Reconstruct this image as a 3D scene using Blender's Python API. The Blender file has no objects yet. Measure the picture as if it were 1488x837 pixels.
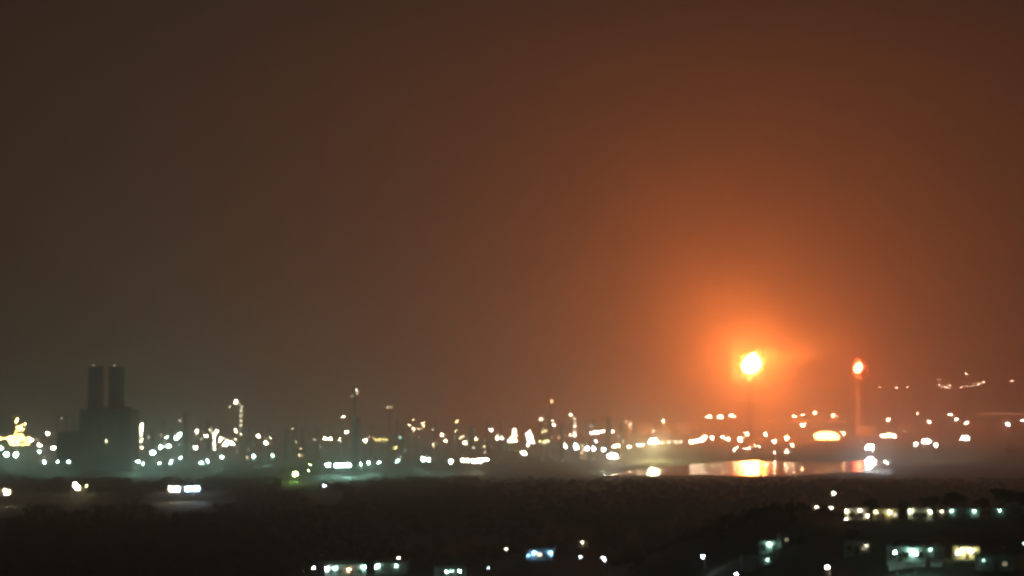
import bpy, math, random
import numpy as np
from mathutils import Vector, Matrix

random.seed(7)
rng = np.random.default_rng(11)
SC = bpy.context.scene
COL = SC.collection
PI = math.pi
R = math.radians

# ------------------------------------------------------------------ camera
CAM = Vector((0.0, 0.0, 70.0))
FPX = 2777.0                    # focal length in pixels of the 1488 px wide photograph
YH = 560.0                      # row of the horizon
PITCH = math.atan((YH - 418.5) / FPX)
cam_d = bpy.data.cameras.new('camera')
cam = bpy.data.objects.new('camera', cam_d)
COL.objects.link(cam)
cam.location = CAM
cam.rotation_euler = (PI / 2 + PITCH, 0, 0)
cam_d.sensor_width = 36.0
cam_d.lens = 36.0 * FPX / 1488.0
cam_d.clip_start = 1.0
cam_d.clip_end = 40000.0
SC.camera = cam


def ray(px, py):
    cx, cz = (px - 744.0) / FPX, (418.5 - py) / FPX
    c, s = math.cos(PITCH), math.sin(PITCH)
    return Vector((cx, c - cz * s, s + cz * c)).normalized()


def at_depth(px, py, Y):
    d = ray(px, py)
    return CAM + d * (Y / d.y)


# ------------------------------------------------------------------ terrain
def sstep(a, b, v):
    t = min(1.0, max(0.0, (v - a) / (b - a)))
    return t * t * (3 - 2 * t)


BASIN = [(58, 1492), (120, 1484), (212, 1480), (285, 1570), (325, 1690), (345, 1800), (200, 1790), (150, 1690), (96, 1590)]


def sdf_poly(x, y, P):
    inside, best = False, 1e9
    n = len(P)
    for i in range(n):
        x0, y0 = P[i]
        x1, y1 = P[(i + 1) % n]
        dx, dy = x1 - x0, y1 - y0
        t = max(0, min(1, ((x - x0) * dx + (y - y0) * dy) / (dx * dx + dy * dy)))
        best = min(best, math.hypot(x - x0 - t * dx, y - y0 - t * dy))
        if (y0 > y) != (y1 > y) and x < x0 + (y - y0) / (y1 - y0) * dx:
            inside = not inside
    return -best if inside else best


def hill_far(x, y):
    a = sstep(330, 760, x) * sstep(2850, 3300, y) * 92
    b = sstep(560, 1250, x) * sstep(3050, 3800, y) * 60
    return (a + b) * (1 + 0.10 * math.sin(x * 0.009 + 1) * math.sin(y * 0.006))


def terrain(x, y, far=True):
    r = math.hypot(x * 0.6, y + 30)
    s = max(0.0, 1 - r / 650)
    z = 1.0 + 64 * s ** 1.6
    h = 26 * sstep(22, 98, x + 6 * math.sin(y * 0.021)) * sstep(300, 430, y) * (1 - sstep(640, 800, y))
    z = max(z, 1.0 + h) if h > 0.01 else z
    z += 0.5 * math.sin(x * 0.031 + 2) * math.sin(y * 0.027) * (1 - sstep(1250, 1400, y))
    if 0 < x < 480 and 1420 < y < 1940:
        d = sdf_poly(x, y, BASIN)
        z -= 3.5 * (1 - sstep(-14, 10, d))
    if far:
        z += hill_far(x, y)
    return z


def on_ground(px, py, h=0.0):
    """the point on the sight line that is h metres above the terrain"""
    d = ray(px, py)
    t = last = 900.0 if py < 695 else 340.0
    while t < 9000:
        p = CAM + d * t
        if p.z - terrain(p.x, p.y) < h:
            lo, hi = last, t
            for _ in range(24):
                m = (lo + hi) / 2
                q = CAM + d * m
                if q.z - terrain(q.x, q.y) < h:
                    hi = m
                else:
                    lo = m
            p = CAM + d * hi
            return p.x, p.y
        last = t
        t += 6 + t * 0.004
    p = CAM + d * 9000
    return p.x, p.y


# ------------------------------------------------------------------ materials
MATS = {}


def nodes_of(name):
    m = bpy.data.materials.new(name)
    m.use_nodes = True
    return m, m.node_tree.nodes, m.node_tree.links


def mat(name, c0, c1, scale=0.4, rough=0.8, metal=0.0, bump=0.0, detail=6.0, stretch=(1, 1, 1)):
    """a surface of two mottled base colours"""
    if name in MATS:
        return MATS[name]
    m, N, L = nodes_of(name)
    b = N['Principled BSDF']
    tc = N.new('ShaderNodeTexCoord')
    mp = N.new('ShaderNodeMapping')
    mp.inputs['Scale'].default_value = stretch
    L.new(tc.outputs['Object'], mp.inputs['Vector'])
    n = N.new('ShaderNodeTexNoise')
    n.inputs['Scale'].default_value = scale
    n.inputs['Detail'].default_value = detail
    L.new(mp.outputs['Vector'], n.inputs['Vector'])
    cr = N.new('ShaderNodeValToRGB')
    cr.color_ramp.elements[0].position = 0.35
    cr.color_ramp.elements[1].position = 0.65
    cr.color_ramp.elements[0].color = (*c0, 1)
    cr.color_ramp.elements[1].color = (*c1, 1)
    L.new(n.outputs['Fac'], cr.inputs['Fac'])
    L.new(cr.outputs['Color'], b.inputs['Base Color'])
    b.inputs['Roughness'].default_value = rough
    b.inputs['Metallic'].default_value = metal
    if bump:
        bp = N.new('ShaderNodeBump')
        bp.inputs['Strength'].default_value = bump
        L.new(n.outputs['Fac'], bp.inputs['Height'])
        L.new(bp.outputs['Normal'], b.inputs['Normal'])
    MATS[name] = m
    return m


def glow(color, strength):
    """something that gives off light"""
    st = float('%.2g' % strength)
    key = 'glow_%s_%g' % ('_'.join('%.2f' % c for c in color), st)
    if key in MATS:
        return MATS[key]
    m, N, L = nodes_of('lit_glass')
    N.remove(N['Principled BSDF'])
    e = N.new('ShaderNodeEmission')
    e.inputs['Color'].default_value = (*color, 1)
    e.inputs['Strength'].default_value = st
    L.new(e.outputs[0], N['Material Output'].inputs['Surface'])
    MATS[key] = m
    return m


STEEL = mat('grey_steel', (.20, .20, .19), (.32, .31, .29), .6, .6, .3)
GALV = mat('galvanised_pole', (.10, .10, .10), (.16, .16, .155), 1.5, .55, .5)
ALU = mat('insulated_cladding', (.42, .41, .38), (.58, .57, .53), .25, .5, .4)
RUST = mat('rusty_steel', (.13, .08, .05), (.26, .20, .16), .5, .85)
CONC = mat('concrete', (.24, .23, .21), (.36, .35, .32), .12, .9)
DARKCONC = mat('dark_concrete', (.06, .058, .055), (.11, .105, .10), .08, .9)  # plain dark tone, mottled at random
WHITE = mat('white_render', (.55, .54, .50), (.76, .75, .70), .35, .9)
CREAM = mat('cream_render', (.52, .46, .32), (.68, .62, .46), .35, .9)
BLOCK = mat('bare_block', (.22, .21, .19), (.34, .32, .29), .6, .95)
TANKW = mat('tank_paint', (.50, .49, .46), (.66, .65, .61), .08, .6)
ROOFC = mat('roof_screed', (.25, .22, .19), (.38, .34, .30), .3, .95)
DARKG = mat('dark_glass', (.02, .022, .025), (.04, .042, .045), .5, .15)
WOOD = mat('door_paint', (.10, .07, .05), (.18, .12, .08), 2, .7)
PAINT = mat('white_derrick_paint', (.62, .60, .57), (.78, .76, .72), .3, .6)
BARK = mat('bark', (.05, .04, .03), (.11, .085, .06), 3, .95)
PIPE = mat('pipe_paint', (.30, .30, .30), (.44, .43, .41), .2, .45, .4)
LEAF = mat('leaf_green', (.035, .055, .020), (.085, .115, .040), .9, .75)
LEAF2 = mat('leaf_olive', (.045, .055, .022), (.10, .11, .05), .7, .75)
SCRUB = mat('scrub_leaf', (.014, .020, .010), (.032, .040, .020), .05, .85)

W = (1.0, .86, .58)
WW = (1.0, .66, .36)
T = (.46, 1.0, .80)
Y = (1.0, .80, .24)
G = (.72, 1.0, .30)
O = (1.0, .50, .22)
C = (.72, .92, 1.0)
CB = (.40, .74, 1.0)


# ------------------------------------------------------------------ mesh helper
class MB:
    def __init__(s):
        s.v, s.f, s.sm = [], [], []

    def add(s, v, f, smooth=False):
        o = len(s.v)
        s.v += [tuple(p) for p in v]
        s.f += [tuple(i + o for i in q) for q in f]
        s.sm += [smooth] * len(f)
        return s

    def box(s, c, size, rz=0.0, rx=0.0):
        x, y, z = [d / 2 for d in size]
        M = Matrix.Translation(c) @ Matrix.Rotation(rz, 4, 'Z') @ Matrix.Rotation(rx, 4, 'X')
        v = [M @ Vector(p) for p in ((-x, -y, -z), (x, -y, -z), (x, y, -z), (-x, y, -z), (-x, -y, z), (x, -y, z), (x, y, z), (-x, y, z))]
        return s.add(v, [(0, 3, 2, 1), (4, 5, 6, 7), (0, 1, 5, 4), (1, 2, 6, 5), (2, 3, 7, 6), (3, 0, 4, 7)])

    def tube(s, p0, p1, r0, r1=None, n=10, cap=True):
        r1 = r0 if r1 is None else r1
        p0, p1 = Vector(p0), Vector(p1)
        d = (p1 - p0).normalized()
        a = d.orthogonal().normalized()
        b = d.cross(a)
        v, f = [], []
        for p, r in ((p0, r0), (p1, r1)):
            for i in range(n):
                t = 2 * PI * i / n
                v.append(p + a * (r * math.cos(t)) + b * (r * math.sin(t)))
        for i in range(n):
            j = (i + 1) % n
            f.append((i, j, n + j, n + i))
        s.add(v, f, n > 6)
        if cap:
            s.add(v[:n], [tuple(range(n - 1, -1, -1))])
            s.add(v[n:], [tuple(range(n))])
        return s

    def lathe(s, prof, c=(0, 0, 0), n=20, smooth=True):
        v, f = [], []
        for r, z in prof:
            for i in range(n):
                t = 2 * PI * i / n
                v.append((c[0] + r * math.cos(t), c[1] + r * math.sin(t), c[2] + z))
        for k in range(len(prof) - 1):
            for i in range(n):
                j = (i + 1) % n
                f.append((k * n + i, k * n + j, (k + 1) * n + j, (k + 1) * n + i))
        f.append(tuple(range(n - 1, -1, -1)))
        m = (len(prof) - 1) * n
        f.append(tuple(m + i for i in range(n)))
        return s.add(v, f, smooth)

    def ball(s, c, r, n=8, k=5, M=None):
        rx, ry, rz = (r, r, r) if isinstance(r, (int, float)) else r
        v = [(0, 0, -rz)]
        for a in range(1, k):
            ph = PI * a / k
            for i in range(n):
                t = 2 * PI * i / n
                v.append((rx * math.sin(ph) * math.cos(t), ry * math.sin(ph) * math.sin(t), -rz * math.cos(ph)))
        v.append((0, 0, rz))
        f = []
        for i in range(n):
            j = (i + 1) % n
            f.append((0, 1 + j, 1 + i))
            f.append((len(v) - 1, 1 + (k - 2) * n + i, 1 + (k - 2) * n + j))
            for a in range(k - 2):
                f.append((1 + a * n + i, 1 + a * n + j, 1 + (a + 1) * n + j, 1 + (a + 1) * n + i))
        M = M or Matrix.Identity(3)
        return s.add([Vector(c) + M @ Vector(p) for p in v], f, True)

    def ring(s, r0, r1, z0, z1, c=(0, 0), n=20, a0=0, a1=2 * PI):
        full = abs(a1 - a0 - 2 * PI) < 1e-6
        m = n if full else n + 1
        v, f = [], []
        for i in range(m):
            t = a0 + (a1 - a0) * i / n
            for r, z in ((r0, z0), (r1, z0), (r1, z1), (r0, z1)):
                v.append((c[0] + r * math.cos(t), c[1] + r * math.sin(t), z))
        for i in range(n):
            j = (i + 1) % m
            for k in range(4):
                l = (k + 1) % 4
                f.append((i * 4 + k, j * 4 + k, j * 4 + l, i * 4 + l))
        return s.add(v, f)

    def build(s, name, m, parent=None):
        me = bpy.data.meshes.new(name)
        me.from_pydata(s.v, [], s.f)
        me.materials.append(m)
        me.polygons.foreach_set('use_smooth', s.sm)
        me.update()
        o = bpy.data.objects.new(name, me)
        COL.objects.link(o)
        if parent:
            o.parent = parent
        return o


def tag(o, label, cat, group=None, kind=None):
    if label:
        o['label'] = label
    if cat:
        o['category'] = cat
    if group:
        o['group'] = group
    if kind:
        o['kind'] = kind
    return o


def thing(name, loc, label, cat, group=None, rz=0.0):
    o = bpy.data.objects.new(name, None)
    o.empty_display_size = 0.5
    COL.objects.link(o)
    o.location = loc
    o.rotation_euler = (0, 0, rz)
    return tag(o, label, cat, group, 'thing')


def recolour(o, m):
    o.material_slots[0].link = 'OBJECT'
    o.material_slots[0].material = m


def copy_tree(o, parent=None):
    c = o.copy()
    COL.objects.link(c)
    c.parent = parent
    for ch in list(o.children):
        copy_tree(ch, c)
    return c


ORD = 'first second third fourth fifth sixth seventh eighth ninth tenth eleventh twelfth thirteenth fourteenth fifteenth'.split()

# ------------------------------------------------------------------ lamps
PROTO = {}


def lamp_mesh(kind, h):
    """poles with lamp heads; the head faces local -Y"""
    root = thing(kind, (0, 0, 0), None, None)
    if kind == 'street_lamp':
        MB().tube((0, 0, -.6), (0, 0, h), .14, .08, 8).ring(.14, .3, -.1, .25, n=8).build('pole', GALV, root)
        MB().tube((0, 0, h - .15), (0, -1.5, h + .25), .06, .05, 6).build('arm', GALV, root)
        hd = MB().box((0, -1.8, h + .27), (.42, .95, .16)).build('lamp_head', GALV, root)
        MB().ball((0, -1.85, h + .12), (.30, .48, .26)).build('lens', DARKG, hd)
        n, area = 1, .40
    elif kind == 'floodlight_mast':
        MB().tube((0, 0, -.6), (0, 0, h + .3), .24, .12, 8).box((0, 0, .1), (.8, .8, .4)).build('pole', GALV, root)
        MB().box((0, -.05, h), (1.9, .16, .16)).box((0, -.05, h - 1.0), (1.9, .16, .16)).box((0, -.05, h - .5), (.14, .14, 1.0)).build('crossarm', GALV, root)
        for x in (-.62, .62):
            for dz in (0, -1.0):
                hd = MB().box((x, -.42, h + dz + .02), (.86, .42, .66), 0, R(-28)).build('lamp_head', GALV, root)
                MB().ball((x, -.70, h + dz - .10), (.46, .26, .40)).build('lens', DARKG, hd)
        n, area = 4, .52
    elif kind == 'high_mast_light':
        MB().tube((0, 0, -.6), (0, 0, h + .8), .38, .17, 10).box((0, 0, .1), (1.2, 1.2, .5)).build('pole', GALV, root)
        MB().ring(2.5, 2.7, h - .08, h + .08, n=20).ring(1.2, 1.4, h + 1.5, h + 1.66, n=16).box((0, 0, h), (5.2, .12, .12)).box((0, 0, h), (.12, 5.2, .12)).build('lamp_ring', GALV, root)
        for i in range(14):  # crown and lenses oversized to widen the blaze like lens glare
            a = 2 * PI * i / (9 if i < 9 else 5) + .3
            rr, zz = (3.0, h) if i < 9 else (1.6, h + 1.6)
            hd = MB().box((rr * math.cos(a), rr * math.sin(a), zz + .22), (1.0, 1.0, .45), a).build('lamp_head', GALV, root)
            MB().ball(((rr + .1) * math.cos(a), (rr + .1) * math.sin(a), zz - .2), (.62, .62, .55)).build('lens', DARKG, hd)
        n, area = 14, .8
    return root, n, area


USED = set()


def lamp(kind, px, py, h, I, color, label, group=None, face=None):
    h = max(4, round(h))
    x, y = on_ground(px, py, h)
    key = (kind, h)
    if key not in PROTO:
        PROTO[key] = lamp_mesh(kind, h)
    src, n, area = PROTO[key]
    if key in USED:
        o = copy_tree(src)
    else:
        o = src
        USED.add(key)
    o.location = (x, y, terrain(x, y))
    a = math.atan2(-x, y) if face is None else face
    o.rotation_euler = (0, 0, a + random.uniform(-.5, .5))
    tag(o, label, 'street light' if kind == 'street_lamp' else 'floodlight', group)
    m = glow(color, KI * I / (n * area))
    for ch in o.children:
        for g in ch.children:
            recolour(g, m)
    SITES.append((x, y, 8))
    return o


SITES = []
KINDNAME = {'street_lamp': 'street lamp', 'floodlight_mast': 'floodlight', 'high_mast_light': 'mast light'}


def row(kind, pts, color, where, group, adj='', h=12, I=400):
    """a row of lamps, told apart by their order from the left"""
    pts = sorted(pts, key=lambda p: p[0])
    n = len(pts)
    for i, p in enumerate(pts):
        px, py = p[0], p[1]
        k = p[2] if len(p) > 2 else 1.0
        hh = p[3] if len(p) > 3 else h
        col = p[4] if len(p) > 4 else color
        noun = (adj + ' ' + KINDNAME[kind]).strip()
        if n == 1:
            lab = '%s %s' % (noun, where)
        elif i == 0:
            lab = 'leftmost %s %s' % (noun, where)
        elif i == n - 1:
            lab = 'rightmost %s %s' % (noun, where)
        else:
            lab = '%s %s from the left %s' % (ORD[i], noun, where)
        lamp(kind, px, py, hh, I * k, col, lab, group)


FM, SL, HM = 'floodlight_mast', 'street_lamp', 'high_mast_light'
KI = 3.1                        # lamps of the plant shine through thick air
row(FM, [(1, 650, .7), (10, 659, 1.2), (23, 660, 2.4)], T, 'below the yellow lit process tower', 'lamps below the yellow tower', 'bright white', 12, 1600)
row(FM, [(46, 639, 1.5, 14), (57, 646, 1.2), (78, 650, 1.6), (69, 629, 1.2, 22)], W, 'just right of the yellow lit process tower', 'lamps right of the yellow tower', 'warm white', 12, 700)
row(SL, [(57, 657, 1), (66.5, 671.5, .6), (84, 672, .8), (101, 671.5, .5)], T, 'on the front road left of the power station', 'road lamps left of the power station', 'teal', 9, 950)
row(FM, [(110, 644, 1), (120, 641, 1.1)], WW, 'against the dark power station', 'lamps by the left foot of the power station', 'amber', 14, 500)
row(SL, [(199, 671, .9), (208.5, 674, 1.2), (232, 672.6, .7), (249, 671, 1.2), (261.5, 666, .5), (292.5, 672, .35)], T, 'on the front road right of the power station', 'road lamps right of the power station', 'teal', 9, 1150)
row(FM, [(222, 657, 1.8), (233, 648, 1.8), (245, 647, 1.1), (257, 636, .8, 18), (261, 630.5, .7, 20), (242, 635, .7, 18)], T, 'in the slanting cluster right of the power station', 'slanting cluster of lamps', 'white', 12, 1500)
row(FM, [(284.5, 649.6, 1), (287, 626, 1.1, 22), (299.6, 633, .8, 18), (315.7, 626, .6, 22)], W, 'around the short lit column', 'lamps around the short lit column', 'white', 13, 520)
row(FM, [(322, 637, 1.3), (330, 642.5, 1.2), (337, 643, .9), (327, 645, .6)], W, 'at the foot of the tall lit column', 'lamps at the foot of the tall lit column', 'warm white', 13, 600)
row(SL, [(303, 669, .5), (324, 665, 1.2), (369, 662, 1.1), (395, 661, .4)], T, 'in the dark yard below the tall lit column', 'yard lamps below the tall lit column', 'pale', 9, 1300)
row(FM, [(376, 633, .6, 18), (387, 642.5, 1.1), (391, 636, .6, 16)], W, 'right of the tall lit column', 'lamps right of the tall lit column', 'dull white', 13, 420)
row(FM, [(472, 636.7, .7), (480, 636.7, 1), (494, 638, .3)], W, 'at the foot of the tall dim column', 'lamps at the foot of the tall dim column', 'white', 15, 420)
row(FM, [(503, 627, .9), (531, 639, .9, 14)], W, 'beside the wide dark column', 'lamps beside the wide dark column', 'white', 20, 420)
row(FM, [(477, 674, 1.2), (489, 675, 1.2), (495, 675, 1.3), (501, 675, 1.3), (507, 675, 1)], T, 'in the tight bright row on the front road', 'tight row of floodlights on the front road', 'white', 9, 1100)
row(SL, [(523, 674, .9), (537, 672, 1.2), (551, 672, 1), (577, 669, .2)], T, 'right of the tight bright row of floodlights', 'green road lamps', 'green white', 9, 1100)
row(FM, [(616, 666, 1.5), (623, 667, .6), (656, 669, .7)], T, 'on the front road left of the low bright group', 'front road floodlights', 'white', 9, 1000)
row(FM, [(673, 668, .9), (679, 668, .5), (688, 669, 1), (694, 668, 1), (700, 668, .8), (706, 667, .7)], W, 'in the low bright group on the front road', 'low bright group of floodlights', 'white', 9, 420)
row(FM, [(630.5, 645, .3), (642, 631, .5, 18), (647, 640, .5), (675, 642.5, .7), (691, 637, .25)], WW, 'around the small lit process frame', 'lamps around the small lit process frame', 'warm', 14, 380)
row(FM, [(714, 623, 1.2, 20), (723, 636, .5), (730, 636, .5)], W, 'left of the pair of blazing process frames', 'lamps left of the blazing process frames', 'white', 15, 420)
row(FM, [(761, 657, .9), (787, 609, .7, 24), (802, 610, .7, 24), (805, 617, .6, 22)], W, 'around the pair of blazing process frames', 'lamps around the blazing process frames', 'white', 12, 420)
row(FM, [(817, 650, 1.3), (821, 648, 1.1), (836, 646, .6), (838, 650, .8), (846, 646, .4), (854, 650, .9), (863, 651, .5), (866, 641, .5), (877, 652, .4)], C, 'in the cluster below the thin lit column', 'cold lamps below the thin lit column', 'cold white', 11, 520)
row(FM, [(860, 628, .6), (865, 627, .7), (870, 627, .7), (876, 626, .6), (891, 626, .2)], W, 'in the short level row behind the cold cluster', 'short level row of lamps', 'pale', 18, 420)
row(FM, [(893, 648, .6), (899, 646, .6), (902, 640, .4), (914, 648, .5), (928, 646, .5), (933, 645.5, .5)], WW, 'between the two largest floodlights left of the basin', 'small lamps left of the basin', 'dim', 12, 380)
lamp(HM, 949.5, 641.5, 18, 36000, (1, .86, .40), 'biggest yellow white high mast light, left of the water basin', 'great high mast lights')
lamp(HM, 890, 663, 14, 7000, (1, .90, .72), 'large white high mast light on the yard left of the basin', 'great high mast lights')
row(FM, [(962, 642, .6), (972, 641.7, .7), (982, 641.5, .7), (989, 641, .6), (949, 626, .5, 22)], W, 'in the level row right of the biggest light', 'level row right of the biggest light', 'white', 13, 40)
row(FM, [(964, 611, .6, 24)], WW, 'alone above the row right of the biggest light', None, 'faint', 24, 420)
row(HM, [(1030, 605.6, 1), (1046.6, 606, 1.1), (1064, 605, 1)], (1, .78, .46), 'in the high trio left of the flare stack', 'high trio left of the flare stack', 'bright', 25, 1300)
row(FM, [(1005, 641, .7), (1012, 640, .7), (1020, 638, .8), (1024, 634, 1.1), (1034.6, 635, 1.2), (1050, 634, .4), (1058, 637, .3)], (1, .74, .46), 'in the cluster below the high trio', 'cluster below the high trio', 'warm white', 14, 520)
row(FM, [(1075, 639, 1.5), (1076, 636, .8), (1086, 630, .6, 16), (1112, 630.6, 2.6, 16), (1125, 640, .8), (1143, 636, 1.4), (1151, 646, .3)], (1, .66, .36), 'behind the basin below the flare stack', 'lamps below the flare stack', 'warm', 13, 600)
row(SL, [(1067.6, 653.5, 1.1), (1071, 651, .8), (1082, 651.5, 1), (1087, 651, 1), (1099, 649.5, .9), (1105, 649, .7), (1125.5, 658, .5), (1144, 656, 1.6)], (1, .62, .34), 'on the far bank of the basin', 'street lamps on the far bank', 'warm', 8, 420)
row(FM, [(1167, 617.6, 1.5), (1153.6, 604, .5, 24), (1167, 602, .7, 24), (1184, 599, .8, 25), (1212, 603, .6, 25)], (1, .44, .18), 'between the two flare stacks', 'orange lamps between the flare stacks', 'orange', 20, 2200)
row(FM, [(1226, 629, .9, 16)], O, 'beside the oval ground flare', None, 'orange', 16, 500)
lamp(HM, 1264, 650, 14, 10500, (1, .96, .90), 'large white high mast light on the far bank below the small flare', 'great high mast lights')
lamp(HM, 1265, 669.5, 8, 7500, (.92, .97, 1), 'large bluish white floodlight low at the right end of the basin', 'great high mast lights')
row(SL, [(1287, 672, .9)], W, 'just right of the low bluish floodlight', None, 'small white', 6, 420)
row(FM, [(1283, 632.5, 1.5), (1288, 632, 2), (1293, 632, 2), (1299, 632, 1.5)], (1, .72, .34), 'in the oval yellow group right of the small flare', 'oval yellow group of lamps', 'yellow', 14, 620)
row(FM, [(1291, 610, .7, 22), (1350, 613, .5, 22), (1333, 601, .25, 25)], (1, .50, .26), 'high and scattered right of the small flare', 'scattered lamps right of the small flare', 'dim orange', 22, 1500)
row(FM, [(1331, 644, .9), (1360, 646, .9)], W, 'flanking the middle bright light on the right shore', 'lamps flanking the bright light', 'small white', 12, 420)
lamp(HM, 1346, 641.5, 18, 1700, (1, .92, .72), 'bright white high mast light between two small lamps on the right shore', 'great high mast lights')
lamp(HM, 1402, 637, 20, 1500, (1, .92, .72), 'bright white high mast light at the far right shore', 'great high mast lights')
row(FM, [(1379, 602, .9, 24), (1390.5, 609, 1.4, 22), (1404, 614, .5, 20)], (1, .66, .42), 'above the far right shore light', 'lamps above the far right light', 'warm', 22, 2200)
row(FM, [(1465, 616, 1, 20), (1486, 610, .7, 22)], (1, .76, .58), 'at the right edge of the plant', 'lamps at the right edge', 'warm', 20, 1800)
# hamlet on the far hill
row(FM, [(1277, 562, .5), (1303, 563, .35), (1319, 563, .45), (1363, 550, .9), (1366, 559, 1.1), (1375, 562, .9), (1380, 559, .7), (1404, 543, .8), (1470, 554, .9)], (1, .62, .42), 'on the far hazy hill', 'lamps on the far hill', 'faint', 9, 260)
row(FM, [(1398, 561.5), (1406, 560), (1414, 558.5), (1422, 556.5), (1430, 554.5)], (1, .60, .42), 'along the sloping road on the far hill', 'lamps of the sloping hill road', 'faint', 9, 130)
# the dark middle ground
KI = 1.6
row(FM, [(10, 714, 1)], W, 'on the lit yard at the left edge', None, 'bright white', 8, 620)
row(FM, [(110, 703, 1), (113, 707, .9)], W, 'over the small lit hut below the power station', 'lamps over the small lit hut', 'bright white', 8, 420)
row(SL, [(125, 706, .7)], G, 'right of the small lit hut below the power station', None, 'pale green', 6, 160)
row(FM, [(249, 709.5, 1.2), (257, 709.5, 1.2)], W, 'at the left end of the white compound', 'lamps at the left end of the compound', 'blazing white', 8, 600)
row(FM, [(272, 709, 1), (278, 709, 1), (285, 708.5, 1)], CB, 'at the right end of the white compound', 'lamps at the right end of the compound', 'blue white', 8, 480)
row(FM, [(430, 687.5, 1)], (.55, 1.0, .16), 'among the green lit trees', None, 'blazing green', 6, 2600)
row(SL, [(448, 683, .6), (451.6, 675, .5)], G, 'beside the green lit trees', 'pale lamps by the green trees', 'pale green', 7, 420)
row(SL, [(473.5, 706, 1)], C, 'by the lone dim hut in the dark middle ground', None, 'small white', 6, 110)
# near ground
KI = 1.5
row(SL, [(459, 825, 1)], C, 'left of the flat roofed building at the bottom', None, 'white', 6, 50)
row(SL, [(548.5, 824, 1)], T, 'before the flat roofed building at the bottom', None, 'brightest', 6, 150)
row(SL, [(581, 810, 1)], W, 'behind the right end of the flat roofed building', None, 'dim', 7, 22)
row(SL, [(647.6, 830.5, 1), (664.5, 829.5, .8)], T, 'of the pair at the bottom edge', 'pair of lamps at the bottom edge', 'white', 6, 90)
row(SL, [(710, 825, 1)], C, 'right of the bottom edge pair', None, 'very faint', 6, 5)
row(SL, [(732.7, 797.5, 1)], W, 'left of the blue lit house', None, 'small', 6, 16)
row(SL, [(840, 809, .6), (873, 810, 1), (879.5, 813.6, 1.2)], C, 'right of the blue lit house', 'small lamps right of the blue lit house', 'small', 6, 14)
row(SL, [(1024, 808, 1)], C, 'alone on the dark left flank of the hill', None, 'white', 6, 65)
row(SL, [(1213.7, 716.6, 1)], W, 'tall above the two lit roofs on the ridge', None, 'white', 9, 42)
row(SL, [(1205.6, 824, 1)], W, 'alone on the dark slope at the bottom', None, 'brightest white', 7, 120)
row(SL, [(1303.5, 802, .8), (1330, 803.5, 1.3)], T, 'before the white lit house on the slope', 'lamps before the white lit house', 'bright teal white', 5, 95)
row(SL, [(1066.5, 834, 1)], C, 'at the bottom edge below the dim lit wall', None, 'white', 5, 26)
row(SL, [(1485, 789, 1)], C, 'at the right edge of the slope', None, 'tiny', 5, 3)


# ------------------------------------------------------------------ process plant
def top_z(py, Yd):
    return at_depth(744, py, Yd).z


def column(px, Yd, top_py, w_px, lamps, label, m=ALU, I=220, color=W, group='process columns of the refinery', plats=5):
    """distillation column; lamps are (dx in px, row py, strength) on its platforms"""
    x = at_depth(px, 600, Yd).x
    z0 = terrain(x, Yd)
    k = Yd / FPX
    H = top_z(top_py, Yd) - z0
    r = w_px * k / 2
    o = thing('distillation_tower', (x, Yd, z0), label, 'refinery column', group)
    MB().lathe([(r * 1.25, -.5), (r * 1.1, H * .09)], n=18).build('skirt', CONC, o)
    MB().lathe([(r, H * .09), (r, H * .55), (r * .82, H * .60), (r * .82, H - r * .8), (r * .62, H - r * .35), (r * .25, H - r * .08), (.1, H)], n=18).build('shell', m, o)
    for i in range(plats):
        z = H * (.18 + .78 * i / max(1, plats - 1)) - .4
        b = MB().ring(r * (.84 if i > plats * .5 else 1.02), r + 1.6, z, z + .15, n=18)
        b.ring(r + 1.5, r + 1.58, z + 1.0, z + 1.08, n=18)
        for q in range(9):
            a = 2 * PI * q / 9
            b.tube(((r + 1.54) * math.cos(a), (r + 1.54) * math.sin(a), z), ((r + 1.54) * math.cos(a), (r + 1.54) * math.sin(a), z + 1.05), .04, n=4)
        b.build('platform', STEEL, o)
    lb = MB()
    lx, ly = -(r + .9) * .7, -(r + .9) * .7
    for dx in (-.3, .3):
        lb.tube((lx + dx, ly, .5), (lx + dx, ly, H - 1), .06, n=4)
    for q in range(int(H / 1.2)):
        lb.tube((lx - .3, ly, 1 + q * 1.2), (lx + .3, ly, 1 + q * 1.2), .03, n=4)
    lb.build('ladder', STEEL, o)
    MB().tube((r + .8, .5, H * .3), (r + .8, .5, H - 1), .35, n=8).tube((r + .8, .5, H - 1), (0, 0, H + .3), .35, n=8).build('vapour_pipe', PIPE, o)
    for dx, py, s in lamps:
        z = at_depth(px, py, Yd).z - z0
        mb = MB()
        xx = dx * k
        if abs(xx) < r + .5:
            xx = math.copysign(r + .9, xx if xx else 1)
        f = MB().box((xx, -(r * .4 + 1.1), z + .30), (.9, .9, .5)).build('lamp_head', STEEL, o)
        MB().ball((xx, -(r * .4 + 1.1), z - .15), (.62, .62, .5)).build('lens', glow(color, .5 * I * s / .9), f)
    SITES.append((x, Yd, 15))
    return o


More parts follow.
